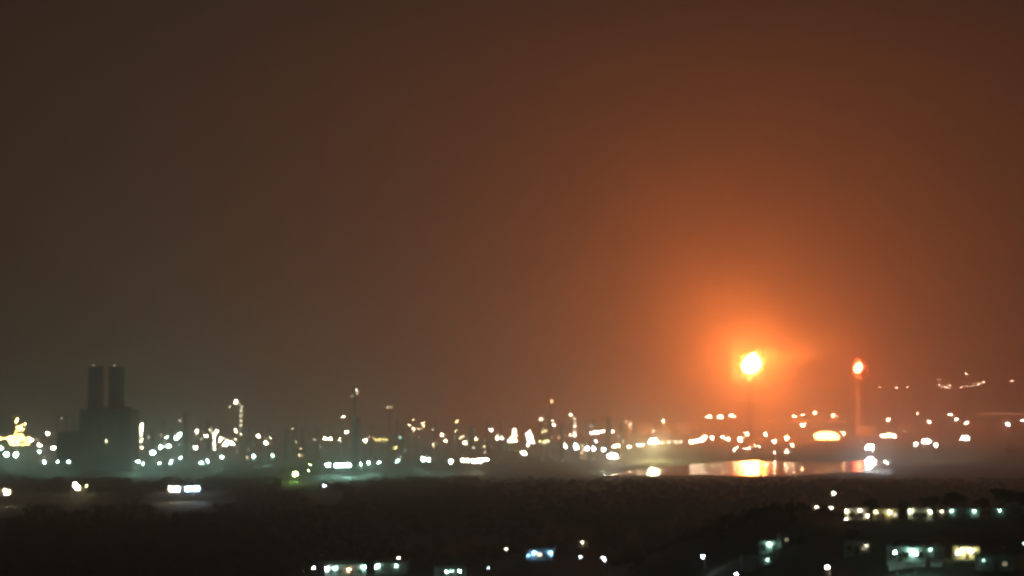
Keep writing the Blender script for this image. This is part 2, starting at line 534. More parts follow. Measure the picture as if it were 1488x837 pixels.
column(347, 1900, 578, 5, [(-2.5, 582, 12), (-2.5, 585, 12), (1.5, 590, 1.6), (3, 596.5, 1.2), (3, 604, 1.4), (3.5, 611, 1.4), (3, 618, 1.2), (-2, 624, 5), (-2, 627, 5), (3.5, 631, 2), (-1, 638, 2), (-13, 590.5, 1)], 'tallest lit column, strung with white lamps down its right side', I=60, plats=7)
column(309, 1900, 622, 5, [(-2, 624, 1), (0, 630, 1.4), (0, 635, 1.6), (1, 640, 1.8), (1, 645, 1.8), (0, 652, .7)], 'short column lit white from top to foot', I=360, plats=4)
column(203, 1760, 611, 5, [(1, 616, 1.5), (1, 621, 1.3), (2, 626, 1.3), (1, 631, .9), (-2.5, 639, 2.2), (1.5, 640, 2), (0, 650, .5)], 'column beside the power station with a bright knot of lamps at its foot', I=420, plats=5)
column(270, 1640, 598, 6.5, [(-8, 611, .15)], 'unlit dark column between the slanting cluster and the short lit column', m=RUST, I=200)
column(303, 1700, 612, 4.5, [], 'unlit slim column just left of the short lit column', m=RUST, plats=3)
column(416, 1690, 625, 6, [], 'unlit stubby column right of the tallest lit column', m=RUST, plats=3)
column(515, 1800, 563, 5, [(0, 566, .5), (3, 570, .2), (-1, 575, .1)], 'tall dim column with one faint lamp at its head', m=STEEL, I=200, plats=6)
column(496, 1850, 601, 4, [(0, 604.5, 1.6)], 'slim column left of the tall dim column, one lamp on top', m=STEEL, I=300, plats=4)
column(519, 1660, 606, 9, [], 'wide dark unlit column at mid left of the plant', m=RUST, plats=4)
column(598, 1900, 606, 4, [(0, 609, .4), (-1, 618, .9), (0, 622, 1.2), (0, 625, .9)], 'left column of the twin pair in the middle of the plant', I=200, color=WW, plats=4)
column(612, 1900, 611, 4, [(1, 614, .7), (0, 618, .7), (-2, 623, .7)], 'right column of the twin pair in the middle of the plant', I=200, color=WW, plats=4)
column(799, 1850, 578, 3.6, [(0.5, 582.5, .9), (-2, 590, .1)], 'tall slender column with one orange lamp at its tip', m=STEEL, I=240, color=O, plats=6)
column(832, 1900, 599, 3.8, [(-1, 602, 1.2), (0, 608, .3), (0, 614, .3), (1, 619, .8), (1, 626, .5), (0, 631, 1.6), (3, 632, 1.6), (-4, 632, 1.2)], 'thin lit column with a bright lamp cluster at its foot', I=260, color=(1, .8, .52), plats=5)
column(913.5, 2500, 608, 4, [(-.5, 612, 1), (0, 616, 1.4), (.5, 620, 1)], 'short column with a bright upright streak of lamps', I=330, color=(1, .86, .58), plats=3)
column(661, 1900, 609, 3.6, [(0, 612, 1)], 'slim column above the small lit process frame', I=260, color=O, plats=4)
column(787, 1760, 612, 4, [], 'unlit column rising behind the blazing process frames', m=RUST, plats=4)
column(884, 1850, 606, 5, [], 'unlit column left of the bright upright streak', m=RUST, plats=3)
column(566, 2000, 588, 3.2, [(0, 591, .35), (2, 591, .35), (-2, 591, .3)], 'thin far column with a faint flat lamp group on top', m=STEEL, I=260, color=WW, plats=3)


SKY = [(221, 1700, 622, 5), (238, 1800, 612, 3.4), (289, 1750, 618, 4), (391, 1720, 624, 3.6), (428, 1800, 616, 3), (462, 1700, 622, 5), (540, 1760, 616, 3.6), (585, 1700, 622, 4.6), (632, 1760, 614, 3.4), (684, 1700, 620, 5), (727, 1800, 612, 3.2), (816, 1740, 616, 4.6), (862, 1800, 610, 3.2), (902, 1820, 616, 4)]
for i, (px, Yd, tp, wp) in enumerate(SKY):
    lab = ('leftmost' if i == 0 else 'rightmost' if i == len(SKY) - 1 else ORD[i]) + ' of the thin dark columns with one dim lamp along the hazy skyline'
    column(px, Yd, tp, wp, [(-1.2, tp + random.uniform(6, 22), random.uniform(.10, .35)), (1.2, tp + random.uniform(18, 34), random.uniform(.08, .3))], lab, m=RUST, I=120, color=random.choice([W, WW, T, W]), group='thin dark columns of the skyline', plats=3)


def frame_tower(px, Yd, top_py, w_px, lamps, label, floors=4, I=300, color=W):
    """open steel process frame with vessels and pipes"""
    x = at_depth(px, 600, Yd).x
    z0 = terrain(x, Yd)
    k = Yd / FPX
    H = top_z(top_py, Yd) - z0
    w = w_px * k
    d = w * .7
    o = thing('process_frame', (x, Yd, z0), label, 'process tower', 'open steel process frames')
    fr = MB()
    nx = max(2, int(w / 5))
    lv = [H * (i + 1) / floors for i in range(floors)]
    def half(z):                                      # the frame steps in towards its top
        return w / 2 * (1.0 if z < H * .55 else .55)
    for i in range(nx + 1):
        for yy in (-d / 2, d / 2):
            xx = -w / 2 + w * i / nx
            zt = H if abs(xx) <= w / 2 * .56 else H * .55
            fr.box((xx, yy, zt / 2 - .25), (.45, .45, zt + .5))
    for z in lv:
        hw = half(z - .5)
        for yy in (-d / 2, d / 2):
            fr.box((0, yy, z - .26), (2 * hw + .4, .34, .44))
        for xx in (-hw, hw):
            fr.box((xx, 0, z - .26), (.3, d, .4))
        fr.tube((-hw, -d / 2 - .05, z - H / floors + .2), (hw, -d / 2 - .05, z - .3), .12, n=4)
        fr.tube((hw, -d / 2 - .05, z - H / floors + .2), (-hw, -d / 2 - .05, z - .3), .12, n=4)
    fr.build('steel_frame', STEEL, o)
    for z in lv:
        hw = half(z - .5)
        b = MB().box((0, 0, z + .05), (2 * hw, d, .14))
        for yy in (-d / 2, d / 2):
            b.box((0, yy, z + 1.1), (2 * hw, .08, .08))
            b.box((0, yy, z + .6), (2 * hw, .06, .06))
        b.build('deck', STEEL, o)
    for i, z in enumerate(lv[:-1]):
        hw = half(z + 1) * .8
        MB().tube((-hw * .7, 0, z + 2.1), (hw * .7, 0, z + 2.1), 1.4, n=12).ball((-hw * .7, 0, z + 2.1), (.7, 1.4, 1.4)).ball((hw * .7, 0, z + 2.1), (.7, 1.4, 1.4)).box((-hw * .4, 0, z + .5), (.5, 1.8, 1.0)).box((hw * .4, 0, z + .5), (.5, 1.8, 1.0)).build('vessel', ALU, o)
    pb = MB()
    for i in range(4):
        xx = -w / 2 + w * (i + .5) / 4
        pb.tube((xx, d / 2 + .7, 0), (xx, d / 2 + .7, H * (.5 if i % 3 == 0 else .95)), .3, n=8)
    pb.build('riser_pipe', PIPE, o)
    for dx, py, s in lamps:
        z = at_depth(px, py, Yd).z - z0
        xx = dx * k
        f = MB().box((xx, -d / 2 - .7, z + .32), (.9, .8, .5)).box((xx, -d / 2 - .25, z + .32), (.1, .5, .1)).build('lamp_head', STEEL, o)
        MB().ball((xx, -d / 2 - .75, z), (.66, .6, .5)).build('lens', glow(color, .6 * I * s / .9), f)
    SITES.append((x, Yd, 20))
    return o


lm = [(-3, 609, 1.8), (-4, 612, .8), (8, 616.5, .9)]
for i in range(7):  # lamp grid added to fill the whole tower with yellow glow
    for j, yy in enumerate((620, 625, 630, 635, 640, 645)):
        if not (j < 3 and i in (0, 1, 5, 6)):
            lm.append((-13 + 4.3 * i + random.uniform(-1.4, 1.4), yy + random.uniform(-1.4, 1.4), random.uniform(.25, .8)))
for i in range(5):
    lm.append((-31 + 5 * i, 637 + random.uniform(-.5, .5), .5))
frame_tower(31, 1800, 616, 30, lm, 'broad yellow lit process tower at the left edge of the plant', 5, 480, (1.0, .74, .20))
lm = [(-5, 641, 1.4), (-2, 636, 1.2), (1, 630, 1.2), (4, 625, 1), (5, 633, 1.2), (4, 640, 1.4), (0, 641, 1.2), (2, 624, .7)]
frame_tower(745, 1950, 620, 15, lm, 'left of the two blazing process frames in mid plant', 4, 340, (1, .84, .50))
lm = [(-4, 630, 1.6), (0, 627, 1.4), (2, 632, 1.6), (-2, 636, 1.6), (3, 639, 1.7), (-1, 641, 1.6), (5, 643, 1.2), (-3, 646, 1.7), (2, 634, 1.3)]
frame_tower(770, 1900, 624, 14, lm, 'right and brightest of the two blazing process frames in mid plant', 4, 400, (1, .86, .55))
lm = [(-4, 641, .8), (2, 642, .7), (6, 640, .5), (0, 628, .4), (4, 626, .3)]
frame_tower(789, 1950, 622, 14, lm, 'dim yellow process frame right of the two blazing frames', 4, 300, (1, .80, .36))
lm = [(0, 637, 1.2), (1, 632, .9), (2, 627, .7), (9, 636, .3), (13, 634, .25)]
frame_tower(660, 1950, 625, 12, lm, 'small lit process frame left of mid plant', 3, 260, (1, .86, .52))
lm = [(-6, 641, .4), (0, 637, .5), (5, 640, .4)]
frame_tower(326, 1900, 630, 16, lm, 'low white lit process frame left of the tallest column', 3, 330, W)
lm = [(-8, 639, .25), (-3, 638.5, .3), (2, 638, .3), (7, 638.5, .25)]
frame_tower(555, 1900, 630, 20, lm, 'low dull yellow lit frame left of the twin columns', 2, 260, Y)


def heater(px, Yd, top_py, w_px, label):
    """fired heater: box, hip and stack"""
    x = at_depth(px, 600, Yd).x
    z0 = terrain(x, Yd)
    w = w_px * Yd / FPX
    H = top_z(top_py, Yd) - z0
    o = thing('fired_heater', (x, Yd, z0), label, 'furnace', 'fired heaters of the refinery')
    hb = min(14, H * .45)
    MB().box((0, 0, hb / 2 - .2), (w, w * .7, hb + .4)).build('firebox', RUST, o)
    v = [(-w / 2, -w * .35, hb), (w / 2, -w * .35, hb), (w / 2, w * .35, hb), (-w / 2, w * .35, hb), (-1.2, -1.2, hb + 4), (1.2, -1.2, hb + 4), (1.2, 1.2, hb + 4), (-1.2, 1.2, hb + 4)]
    MB().add(v, [(0, 1, 5, 4), (1, 2, 6, 5), (2, 3, 7, 6), (3, 0, 4, 7), (4, 5, 6, 7)]).build('hood', RUST, o)
    MB().lathe([(1.1, hb + 3.8), (.95, H - .6), (1.15, H - .5), (1.15, H)], n=14).build('stack', STEEL, o)
    for i in range(4):
        xx, zz = random.uniform(-w / 2, w / 2), random.uniform(4, H * .6)
        zz = min(zz, hb - 1)
        q = MB().box((xx, -w * .35 - .4, zz + .3), (.7, .8, .2)).build('lamp_head', STEEL, o)
        MB().ball((xx, -w * .35 - .6, zz), (.5, .45, .4)).build('lens', glow(random.choice([W, WW, Y]), random.choice([12, 25, 45])), q)
    MB().ring(1.0, 2.1, H * .8, H * .8 + .15, n=14).ring(2.0, 2.1, H * .8 + 1, H * .8 + 1.1, n=14).build('platform', STEEL, o)


heater(440, 1720, 622, 12, 'furnace with a thin stack left of the slim one-lamp column')
heater(577, 1740, 612, 11, 'furnace with a thin stack left of the twin columns')
heater(708, 1760, 612, 12, 'furnace with a thin stack left of the blazing frames')
heater(848, 1800, 608, 11, 'furnace with a thin stack right of the thin lit column')
heater(362, 1720, 622, 10, 'furnace with a thin stack at the right foot of the tallest lit column')


def tank(px, base_py, w_px, h, label):
    x, y = on_ground(px, base_py, 0)
    z0 = terrain(x, y)
    r = w_px * y / FPX / 2
    o = thing('storage_tank', (x, y, z0), label, 'storage tank', 'storage tanks of the refinery', random.uniform(0, 1))
    MB().lathe([(r, -.4), (r, h)], n=40).build('shell', TANKW, o)
    MB().lathe([(r + .02, h + .03), (r * .6, h + r * .08), (r * .15, h + r * .12), (.3, h + r * .125)], n=40).build('roof', TANKW, o)
    b = MB()
    for zz in (h * .35, h * .7, h - .15):
        b.ring(r + .01, r + .25, zz, zz + .2, n=40)
    b.build('wind_girder', STEEL, o)
    s = MB()
    n = 26
    for i in range(n):
        a = -PI * .8 + i * .05
        s.box(((r + .75) * math.cos(a), (r + .75) * math.sin(a), (i + 1) * h / n), (1.0, .9, .12), a)
    s.build('stair', STEEL, o)
    b = MB().ring(r - .2, r - .12, h + 1.0, h + 1.08, n=40)
    for i in range(20):
        a = 2 * PI * i / 20
        b.tube(((r - .16) * math.cos(a), (r - .16) * math.sin(a), h), ((r - .16) * math.cos(a), (r - .16) * math.sin(a), h + 1.05), .05, n=4)
    b.build('railing', STEEL, o)
    SITES.append((x, y, r + 4))


for i, (px, py, w) in enumerate([(938, 631, 22), (965, 630.5, 22), (993, 630, 22), (1004, 625, 20)]):
    tank(px, py, w, 15, '%s storage tank in the row behind the biggest light' % ('leftmost', 'second', 'third', 'rightmost')[i])
for i, (px, py, w) in enumerate([(1104, 624, 26), (1136, 623.5, 26), (1190, 622, 24)]):
    tank(px, py, w, 16, '%s flame lit storage tank between the two flare stacks' % ('leftmost', 'middle', 'rightmost')[i])
for i, (px, py, w) in enumerate([(1262, 634, 24), (1318, 628, 24), (1352, 626, 22), (1420, 626, 24)]):
    tank(px, py, w, 14, '%s storage tank on the shore right of the small flare' % ('leftmost', 'second', 'third', 'rightmost')[i])
for i, (px, py, w) in enumerate([(690, 652, 34), (735, 653, 34)]):
    tank(px, py, w, 13, '%s of the two broad tanks before mid plant' % ('left', 'right')[i])


def pipe_rack(px0, px1, py, label):
    x0, y0 = on_ground(px0, py)
    x1, y1 = on_ground(px1, py)
    z0 = terrain((x0 + x1) / 2, y0)
    Ln = math.hypot(x1 - x0, y1 - y0)
    o = thing('pipe_rack', ((x0 + x1) / 2, (y0 + y1) / 2, z0), label, 'pipe rack', 'pipe racks of the refinery', math.atan2(y1 - y0, x1 - x0))
    n = int(Ln / 9)
    b = MB()
    for i in range(n + 1):
        xx = -Ln / 2 + Ln * i / n
        for yy in (-3, 3):
            b.box((xx, yy, 3.7), (.35, .35, 8.4))
        for zz in (5, 7.6):
            b.box((xx, 0, zz), (.32, 6.8, .32))
    for yy in (-3, 3):
        b.box((0, yy, 6.3), (Ln, .3, .4))
    b.build('trestle', STEEL, o)
    for i in range(int(Ln / 16)):
        xx = -Ln / 2 + 8 + i * 16 + random.uniform(-5, 5)
        q = MB().box((xx, -3.7, 7.4), (.6, 1.0, .2)).build('lamp_head', STEEL, o)
        MB().ball((xx, -3.9, 7.1), (.42, .4, .36)).build('lens', glow(random.choice([T, W, T]), random.choice([8, 16, 40])), q)
    for zz in (5.45, 8.05):
        for yy in (-2.2, -.8, .7, 2.1):
            MB().tube((-Ln / 2, yy, zz), (Ln / 2, yy, zz), .28, n=8).build('pipe', PIPE, o)


pipe_rack(70, 210, 657, 'pipe rack passing behind the power station')
pipe_rack(225, 420, 656, 'long pipe rack below the tallest lit column')
pipe_rack(450, 660, 655, 'long pipe rack below the tall dim column')
pipe_rack(800, 940, 657, 'pipe rack below the cold lamp cluster')

# ------------------------------------------------------------------ power station
Yp = 1540
k = Yp / FPX
x0 = at_depth(155, 600, Yp).x
z0 = terrain(x0, Yp)
ps = thing('power_station', (x0, Yp, z0), 'dark blocky power station with twin chimneys, unlit against the glow', 'power station')
Hb = top_z(597, Yp) - z0
Hs = top_z(532, Yp) - z0
wb = 74 * k
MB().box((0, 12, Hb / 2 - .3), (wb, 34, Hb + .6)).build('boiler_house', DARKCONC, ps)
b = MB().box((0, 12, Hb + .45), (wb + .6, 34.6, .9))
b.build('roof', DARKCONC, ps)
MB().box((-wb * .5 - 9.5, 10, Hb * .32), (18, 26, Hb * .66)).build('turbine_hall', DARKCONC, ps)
b = MB()
for dx in (-wb / 2 - 18, -wb / 2 - 11, -wb / 2 - 5):
    b.box((dx, -4.5, top_z(604, Yp) / 2 - .5), (.8, .8, top_z(604, Yp)))
for zz in (top_z(604, Yp) - 1, top_z(618, Yp)):
    b.box((-wb / 2 - 11.5, -4.5, zz), (14, .6, .6))
b.build('duct_gantry', RUST, ps)
MB().box((-wb * .30, 14, Hb + 2.9), (7, 10, 4.0)).box((wb * .34, 10, Hb + 2.0), (6, 12, 2.2)).build('roof_plant', DARKCONC, ps)
b = MB()
for i in range(26):
    b.box((wb / 2 + .35, 2, 1 + i * Hb / 26), (.6, 2.4, .12))
b.tube((wb / 2 + .6, 1, 0), (wb / 2 + .6, 1, Hb + 1), .12, n=5).tube((wb / 2 + .6, 3, 0), (wb / 2 + .6, 3, Hb + 1), .12, n=5)
b.build('outside_stair', STEEL, ps)
MB().tube((-wb * .2, 3, Hb + 1.5), (-wb * .2, 9, Hb + 12), 1.6, n=10).tube((wb * .2, 3, Hb + 1.5), (wb * .2, 9, Hb + 12), 1.6, n=10).box((0, 3, Hb + 1.5), (wb * .6, 2.4, 2.4)).build('flue_duct', RUST, ps)
for i in range(5):
    MB().box((-wb * .4 + wb * .2 * i, -5.15, Hb * .55), (wb * .09, .3, Hb * .6)).build('louvre', RUST, ps)
for px in (135, 165.5):
    xx = at_depth(px, 600, Yp).x - x0
    c = MB().lathe([(22.5 * k / 2 * 1.06, Hb + .9), (22.5 * k / 2, Hb + 6), (22.5 * k / 2 * .97, Hs - 2), (22.5 * k / 2 * 1.04, Hs - 1.6), (22.5 * k / 2 * 1.04, Hs)], (xx, 10, 0), 28).build('chimney', DARKCONC, ps)
    MB().ring(22.5 * k / 2 * .99, 22.5 * k / 2 + 1.5, Hs - 9, Hs - 8.7, (xx, 10), 28).build('gallery', RUST, c)
    MB().ball((xx - 1, 10 - 22.5 * k / 2 * .8, Hs + .7), .6).build('warning_light', glow(WW, 3), c)
for px, py in ((154, 640.5), (89, 607.5)):
    p = at_depth(px, py, Yp - 7)
    MB().box((p.x - x0, -6.1, p.z - z0 + .4), (.8, 1.4, .2)).build('bracket', STEEL, ps)
    MB().ball((p.x - x0, -6.6, p.z - z0), (.5, .5, .35)).build('wall_lamp', glow(W, 70 if px > 100 else 12), ps)
SITES.append((x0, Yp, 40))


# ------------------------------------------------------------------ flares
def blob(prof, seed, n=26, amp=.07, lean=(0, 0)):
    """a lumpy flame body from a radius profile"""
    r0 = random.Random(seed)
    ph = [r0.uniform(0, 6.28) for _ in range(12)]
    v, f = [], []
    zt = prof[-1][1]
    for rr, z in prof:
        for i in range(n):
            t = 2 * PI * i / n
            q = 1 + amp * (math.sin(3 * t + ph[0] + z * .31) + .6 * math.sin(5 * t + ph[1] - z * .5) + .5 * math.sin(2 * t + ph[2] + z * .9))
            s = (z / zt) ** 1.4 if z > 0 else 0
            v.append((rr * q * math.cos(t) + lean[0] * s, rr * q * math.sin(t) + lean[1] * s, z))
    for a in range(len(prof) - 1):
        for i in range(n):
            j = (i + 1) % n
            f.append((a * n + i, a * n + j, (a + 1) * n + j, (a + 1) * n + i))
    f.append(tuple(range(n - 1, -1, -1)))
    f.append(tuple((len(prof) - 1) * n + i for i in range(n)))
    return MB().add(v, f, True)


def flare(px, Yd, tip_py, w0_px, w1_px, label, prof, I, color, area, lean, seed, rung, color_r):
    x = at_depth(px, 600, Yd).x
    z0 = terrain(x, Yd)
    k = Yd / FPX
    H = top_z(tip_py, Yd) - z0
    o = thing('flare_stack', (x, Yd, z0), label, 'flare stack', 'gas flare stacks')
    MB().lathe([(1.5, -.3), (1.3, H - 3)], n=14).build('riser', PAINT if w1_px < 5 else RUST, o)
    b = MB()
    nb = 11
    def hw(z):
        return (w0_px + (w1_px - w0_px) * z / H) * k / 2
    for sx, sy in ((-1, -1), (1, -1), (1, 1), (-1, 1)):
        for i in range(nb):
            za, zb = H * .94 * i / nb, H * .94 * (i + 1) / nb
            b.tube((sx * hw(za), sy * hw(za), za - (.5 if i == 0 else 0)), (sx * hw(zb), sy * hw(zb), zb), .5, n=6)
            # horizontals and diagonals of one face
            ax, ay = (sx, sy)
            bx, by = (-sy, sx)
            b.tube((ax * hw(zb), ay * hw(zb), zb), (bx * hw(zb), by * hw(zb), zb), .42, n=5)
            b.tube((ax * hw(za), ay * hw(za), za), (bx * hw(zb), by * hw(zb), zb), .26, n=5)
            b.tube((bx * hw(za), by * hw(za), za), (ax * hw(zb), ay * hw(zb), zb), .26, n=5)
    b.build('derrick', PAINT if w1_px < 5 else STEEL, o)
    for py, s_ in rung:  # lamps added down each derrick so its stem shows against the glow
        z = at_depth(px, py, Yd).z - z0
        q = MB().box((.4, -hw(z) - .7, z + .3), (1.0, 1.4, .3)).build('lamp_head', STEEL, o)
        MB().ball((.4, -hw(z) - .9, z - .2), (.6, .5, .5)).build('lens', glow(color_r, s_), q)
    for z in (H * .47, H * .92):
        h2 = hw(z) + 1.2
        MB().box((0, -h2 + .4, z), (2 * h2, .8, .2)).box((0, h2 - .4, z), (2 * h2, .8, .2)).box((-h2 + .4, 0, z), (.8, 2 * h2 - 1.6, .2)).box((h2 - .4, 0, z), (.8, 2 * h2 - 1.6, .2)).box((0, -h2, z + 1.1), (2 * h2, .1, .1)).box((0, h2, z + 1.1), (2 * h2, .1, .1)).box((-h2, 0, z + 1.1), (.1, 2 * h2, .1)).box((h2, 0, z + 1.1), (.1, 2 * h2, .1)).build('platform', STEEL, o)
    MB().lathe([(.95, H - 3), (1.3, H - 2), (1.3, H), (1.0, H + .3)], n=14).build('flare_tip', RUST, o)
    f = blob(prof, seed, lean=lean).build('flame', glow(color, I / area), o)
    f.location = (0, 0, H + .4)
    SITES.append((x, Yd, 12))
    return o, f


FLARE_I = 2.18e6
prof = [(2.5, 0), (5.6, 1.0), (8.0, 3.0), (9.6, 6.2), (10, 9.6), (9.4, 13), (7.6, 16.2), (5.2, 18.8), (2.6, 20.8), (.3, 22.2)]
fl, fm = flare(1090.5, 2400, 541, 9, 6, 'tall lattice flare stack with the huge blazing fireball', prof, FLARE_I, (1.0, .190, .030), 320, (4.5, 0), 5, [(557, 16), (565, 16), (573, 16), (581, 16), (589, 15), (597, 14), (605, 13)], (1.0, .40, .14))
fm['label'] = 'huge white hot fireball with yellow edges'
prof2 = [(.8, 0), (1.9, .8), (3.7, 2.6), (4.5, 5), (4.0, 7.6), (2.4, 10), (.3, 12.5)]
fl2, fm2 = flare(1246.5, 2600, 541, 7, 4.5, 'thinner lattice flare stack with a small red edged flame', prof2, 1.4e5, (1.0, .09, .03), 80, (3.4, 0), 8, [(550, 6), (557, 6), (564, 6), (571, 6), (578, 7), (585, 8), (592, 8), (599, 7)], (1.0, .26, .10))
fm2['label'] = 'small reddish flame leaning right'

# ground flare: a walled burn pit
gx, gy = on_ground(1201, 640, 0)
gf = thing('ground_flare', (gx, gy, terrain(gx, gy)), 'wide low oval of fire burning in a walled pit between the stacks', 'ground flare')
kk = gy / FPX
MB().ring(19 * kk, 20.5 * kk, -.5, 1.3, n=40).build('pit_wall', CONC, gf)
bl = blob([(11 * kk, .3), (16 * kk, 1.6), (18.5 * kk, 4.2), (17.5 * kk, 7), (13 * kk, 9.3), (7 * kk, 10.8), (1.5 * kk, 11.4)], 3, amp=.06).build('flame', glow((1.0, .44, .13), 60), gf)
SITES.append((gx, gy, 30))


# ------------------------------------------------------------------ buildings
def building(name, px, py, w, d, h, label, cat, m=WHITE, roof_m=ROOFC, rz=0.0, windows=(), door=None, lamps=(), parapet=.6, group=None, tankx=None, gable=False, strip=None, deep=1):
    """flat roofed block; windows are (x, z, w, h, lit strength or 0); front faces the camera side (-Y)"""
    x, y = on_ground(px, py, 0)
    z0 = terrain(x, y)
    o = thing(name, (x, y, z0), label, cat, group, math.atan2(-x, y) + rz)
    o.location.y += 0
    wl = MB().box((0, d / 2, (h - deep) / 2), (w, d, h + deep))
    if parapet and not gable:
        for sx in (-1, 1):
            wl.box((sx * (w / 2 - .09), d / 2, h + parapet / 2 + .001), (.18, d, parapet))
        wl.box((0, .09, h + parapet / 2 + .001), (w - .36, .18, parapet)).box((0, d - .09, h + parapet / 2 + .001), (w - .36, .18, parapet))
    if gable:
        g = MB()
        ov, rr = .4, w * .28
        v = [(-w / 2 - ov, -ov, h + .02), (w / 2 + ov, -ov, h + .02), (w / 2 + ov, d + ov, h + .02), (-w / 2 - ov, d + ov, h + .02), (0, -ov, h + rr), (0, d + ov, h + rr)]
        g.add(v, [(0, 3, 5, 4), (1, 4, 5, 2), (0, 4, 1), (3, 2, 5), (0, 1, 2, 3)])
        g.build('roof', roof_m, o)
    else:
        MB().box((0, d / 2, h + .06), (w - .4, d - .4, .1)).build('roof', roof_m, o)
    wl.build('wall', m, o)
    for wx, wz, ww, wh, lit in windows:
        fr = MB()
        for sx in (-1, 1):
            fr.box((wx + sx * (ww / 2 + .05), -.05, wz), (.1, .12, wh + .2))
        for sz in (-1, 1):
            fr.box((wx, -.05, wz + sz * (wh / 2 + .05)), (ww, .12, .1))
        fr.box((wx, -.04, wz), (.06, .08, wh))
        fo = fr.build('window', WHITE if m is not WHITE else WOOD, o)
        MB().box((wx, -.012, wz), (ww, .02, wh)).build('pane', glow(WW if lit < 0 else W, abs(lit)) if lit else DARKG, fo)
    if door is not None:
        do = MB().box((door, -.03, 1.05), (1.0, .08, 2.1)).build('door', WOOD, o)
        MB().ball((door + .38, -.11, 1.05), .05, 6, 4).build('handle', GALV, do)
    for lx, lz, I, col in lamps:
        br = MB().box((lx, -.3, lz + .2), (.34, .6, .08)).build('wall_lamp', GALV, o)
        MB().ball((lx, -.42, lz + .04), (.2, .2, .14), 8, 4).build('lens', glow(col, 4.2 * I / .1), br)
    if tankx is not None:
        MB().lathe([(.6, h + .12), (.6, h + 1.2), (.45, h + 1.45), (.15, h + 1.55)], (tankx, d * .6, 0), 12).build('water_tank', DARKG, o)
    if strip:
        for s_ in strip:
            MB().box((s_[0], -.35, s_[1]), (s_[2], .3, s_[3])).build('glow_strip', glow(s_[4], s_[5]), o)  # glowing box added for the bright band along the eave
    SITES.append((x, y + d / 2, max(w, d) / 2 + 6))
    return o


def wins(x0, x1, n, z, w, h, lit=0):
    return [(x0 + (x1 - x0) * i / max(1, n - 1), z, w, h, lit if not isinstance(lit, (list, tuple)) else lit[i]) for i in range(n)]


# far sheds with glow strips added along their eaves
x_, y_ = on_ground(1160, 620)
building('warehouse', 1160, 620, 150, 40, 9, 'long far shed with an orange glow strip added at its eave between the flare stacks', 'warehouse', CONC, ROOFC, windows=wins(-60, 60, 7, 5, 5, 2.4), parapet=.8, strip=[(0, 8.4, 148, 1.4, (1, .34, .10), 7)], deep=9)
building('warehouse', 1445, 609, 95, 30, 9, 'long far shed with a dull red glowing eave at the far right', 'warehouse', CONC, ROOFC, windows=wins(-34, 34, 5, 5, 5, 2.4), parapet=.8, strip=[(10, 8.4, 72, 1.6, (1, .36, .18), 5)], deep=12)
building('warehouse', 38, 644, 34, 16, 8, 'low shed with bright strip windows at the foot of the yellow tower', 'warehouse', CONC, ROOFC, windows=wins(-12, 12, 4, 4.5, 4, 1.8, 5), parapet=.6)
# middle ground
building('compound_block', 268, 716, 21, 12, 4.2, 'white compound block blazing under floodlights on the dark plain', 'building', WHITE, windows=wins(-7, 7, 4, 2.2, 1.6, 1.2), door=-.2, lamps=[(-9, 3.6, 60, W), (-4, 3.6, 45, C), (3, 3.6, 45, CB), (8, 3.6, 60, CB)], tankx=4)
building('yard_hut', 117, 716, 9, 6, 3.2, 'small lit hut on the plain below the power station', 'hut', CREAM, windows=[(-2.6, 1.7, 1.2, 1, 0), (2.6, 1.7, 1.2, 1, 0)], door=0, lamps=[(-1.4, 2.7, 26, W)], gable=True)
building('yard_hut', 5, 719, 12, 7, 3.4, 'long low hut on the lit yard at the left edge', 'hut', CREAM, windows=wins(-3.6, 3.6, 3, 1.8, 1.2, 1, 0), door=5, lamps=[(1, 2.9, 30, W)])
building('yard_hut', 472, 711, 8, 6, 3.0, 'lone dim hut in the dark middle ground', 'hut', WHITE, windows=[(-2, 1.7, 1.1, 1, 0)], door=1.4, lamps=[(-.4, 2.6, 5, C)], gable=True)
# near ground
building('flat_house', 502, 838, 15, 12, 3.6, 'wide white flat roofed building at the bottom, warm lit doorway', 'house', WHITE, rz=.22, windows=[(-5.5, 1.9, 1.3, 1.1, 0), (-2.4, 1.9, 1.3, 1.1, 0), (5.4, 1.9, 1.3, 1.1, 0)], door=2.2, lamps=[(-7, 3.2, 16, C), (-3.8, 3.2, 8, T), (1.2, 2.6, 5, WW), (6.8, 3.2, 10, T)], parapet=1.0)
building('flat_house', 568, 833, 12, 10, 3.2, 'grey flat roofed annex right of the wide bottom building', 'house', BLOCK, rz=-.12, windows=[(-3.4, 1.8, 1.2, 1.1, 0), (3, 1.8, 1.2, 1.1, 0)], door=0, lamps=[(-4.6, 2.8, 10, T), (2, 2.8, 6, T)], parapet=.8)
building('flat_house', 784, 813, 10, 8, 3.3, 'small house washed in blue light on the dark plain', 'house', WHITE, rz=.1, windows=[(0, 1.9, 1.5, 1.1, 6)], door=3.2, lamps=[(-2.2, 2.7, 13, (.22, .58, 1)), (4.4, 2.7, 13, (.22, .58, 1)), (-4.6, 1.6, 3, (.22, .58, 1))], parapet=.7)
building('yard_hut', 847, 796, 4.6, 4.4, 2.8, 'small pale gabled hut right of the blue lit house', 'hut', WHITE, door=.8, windows=[(-1.1, 1.6, .9, .8, 0)], lamps=[(-.2, 2.4, 2.2, W)], gable=True)
building('flat_house', 1118, 802, 6.5, 5, 2.8, 'little teal lit house on the left flank of the hill', 'house', WHITE, rz=-.3, windows=[(-1.6, 1.6, 1, .9, 0)], door=1.3, lamps=[(.1, 2.4, 7, T)], parapet=.4)
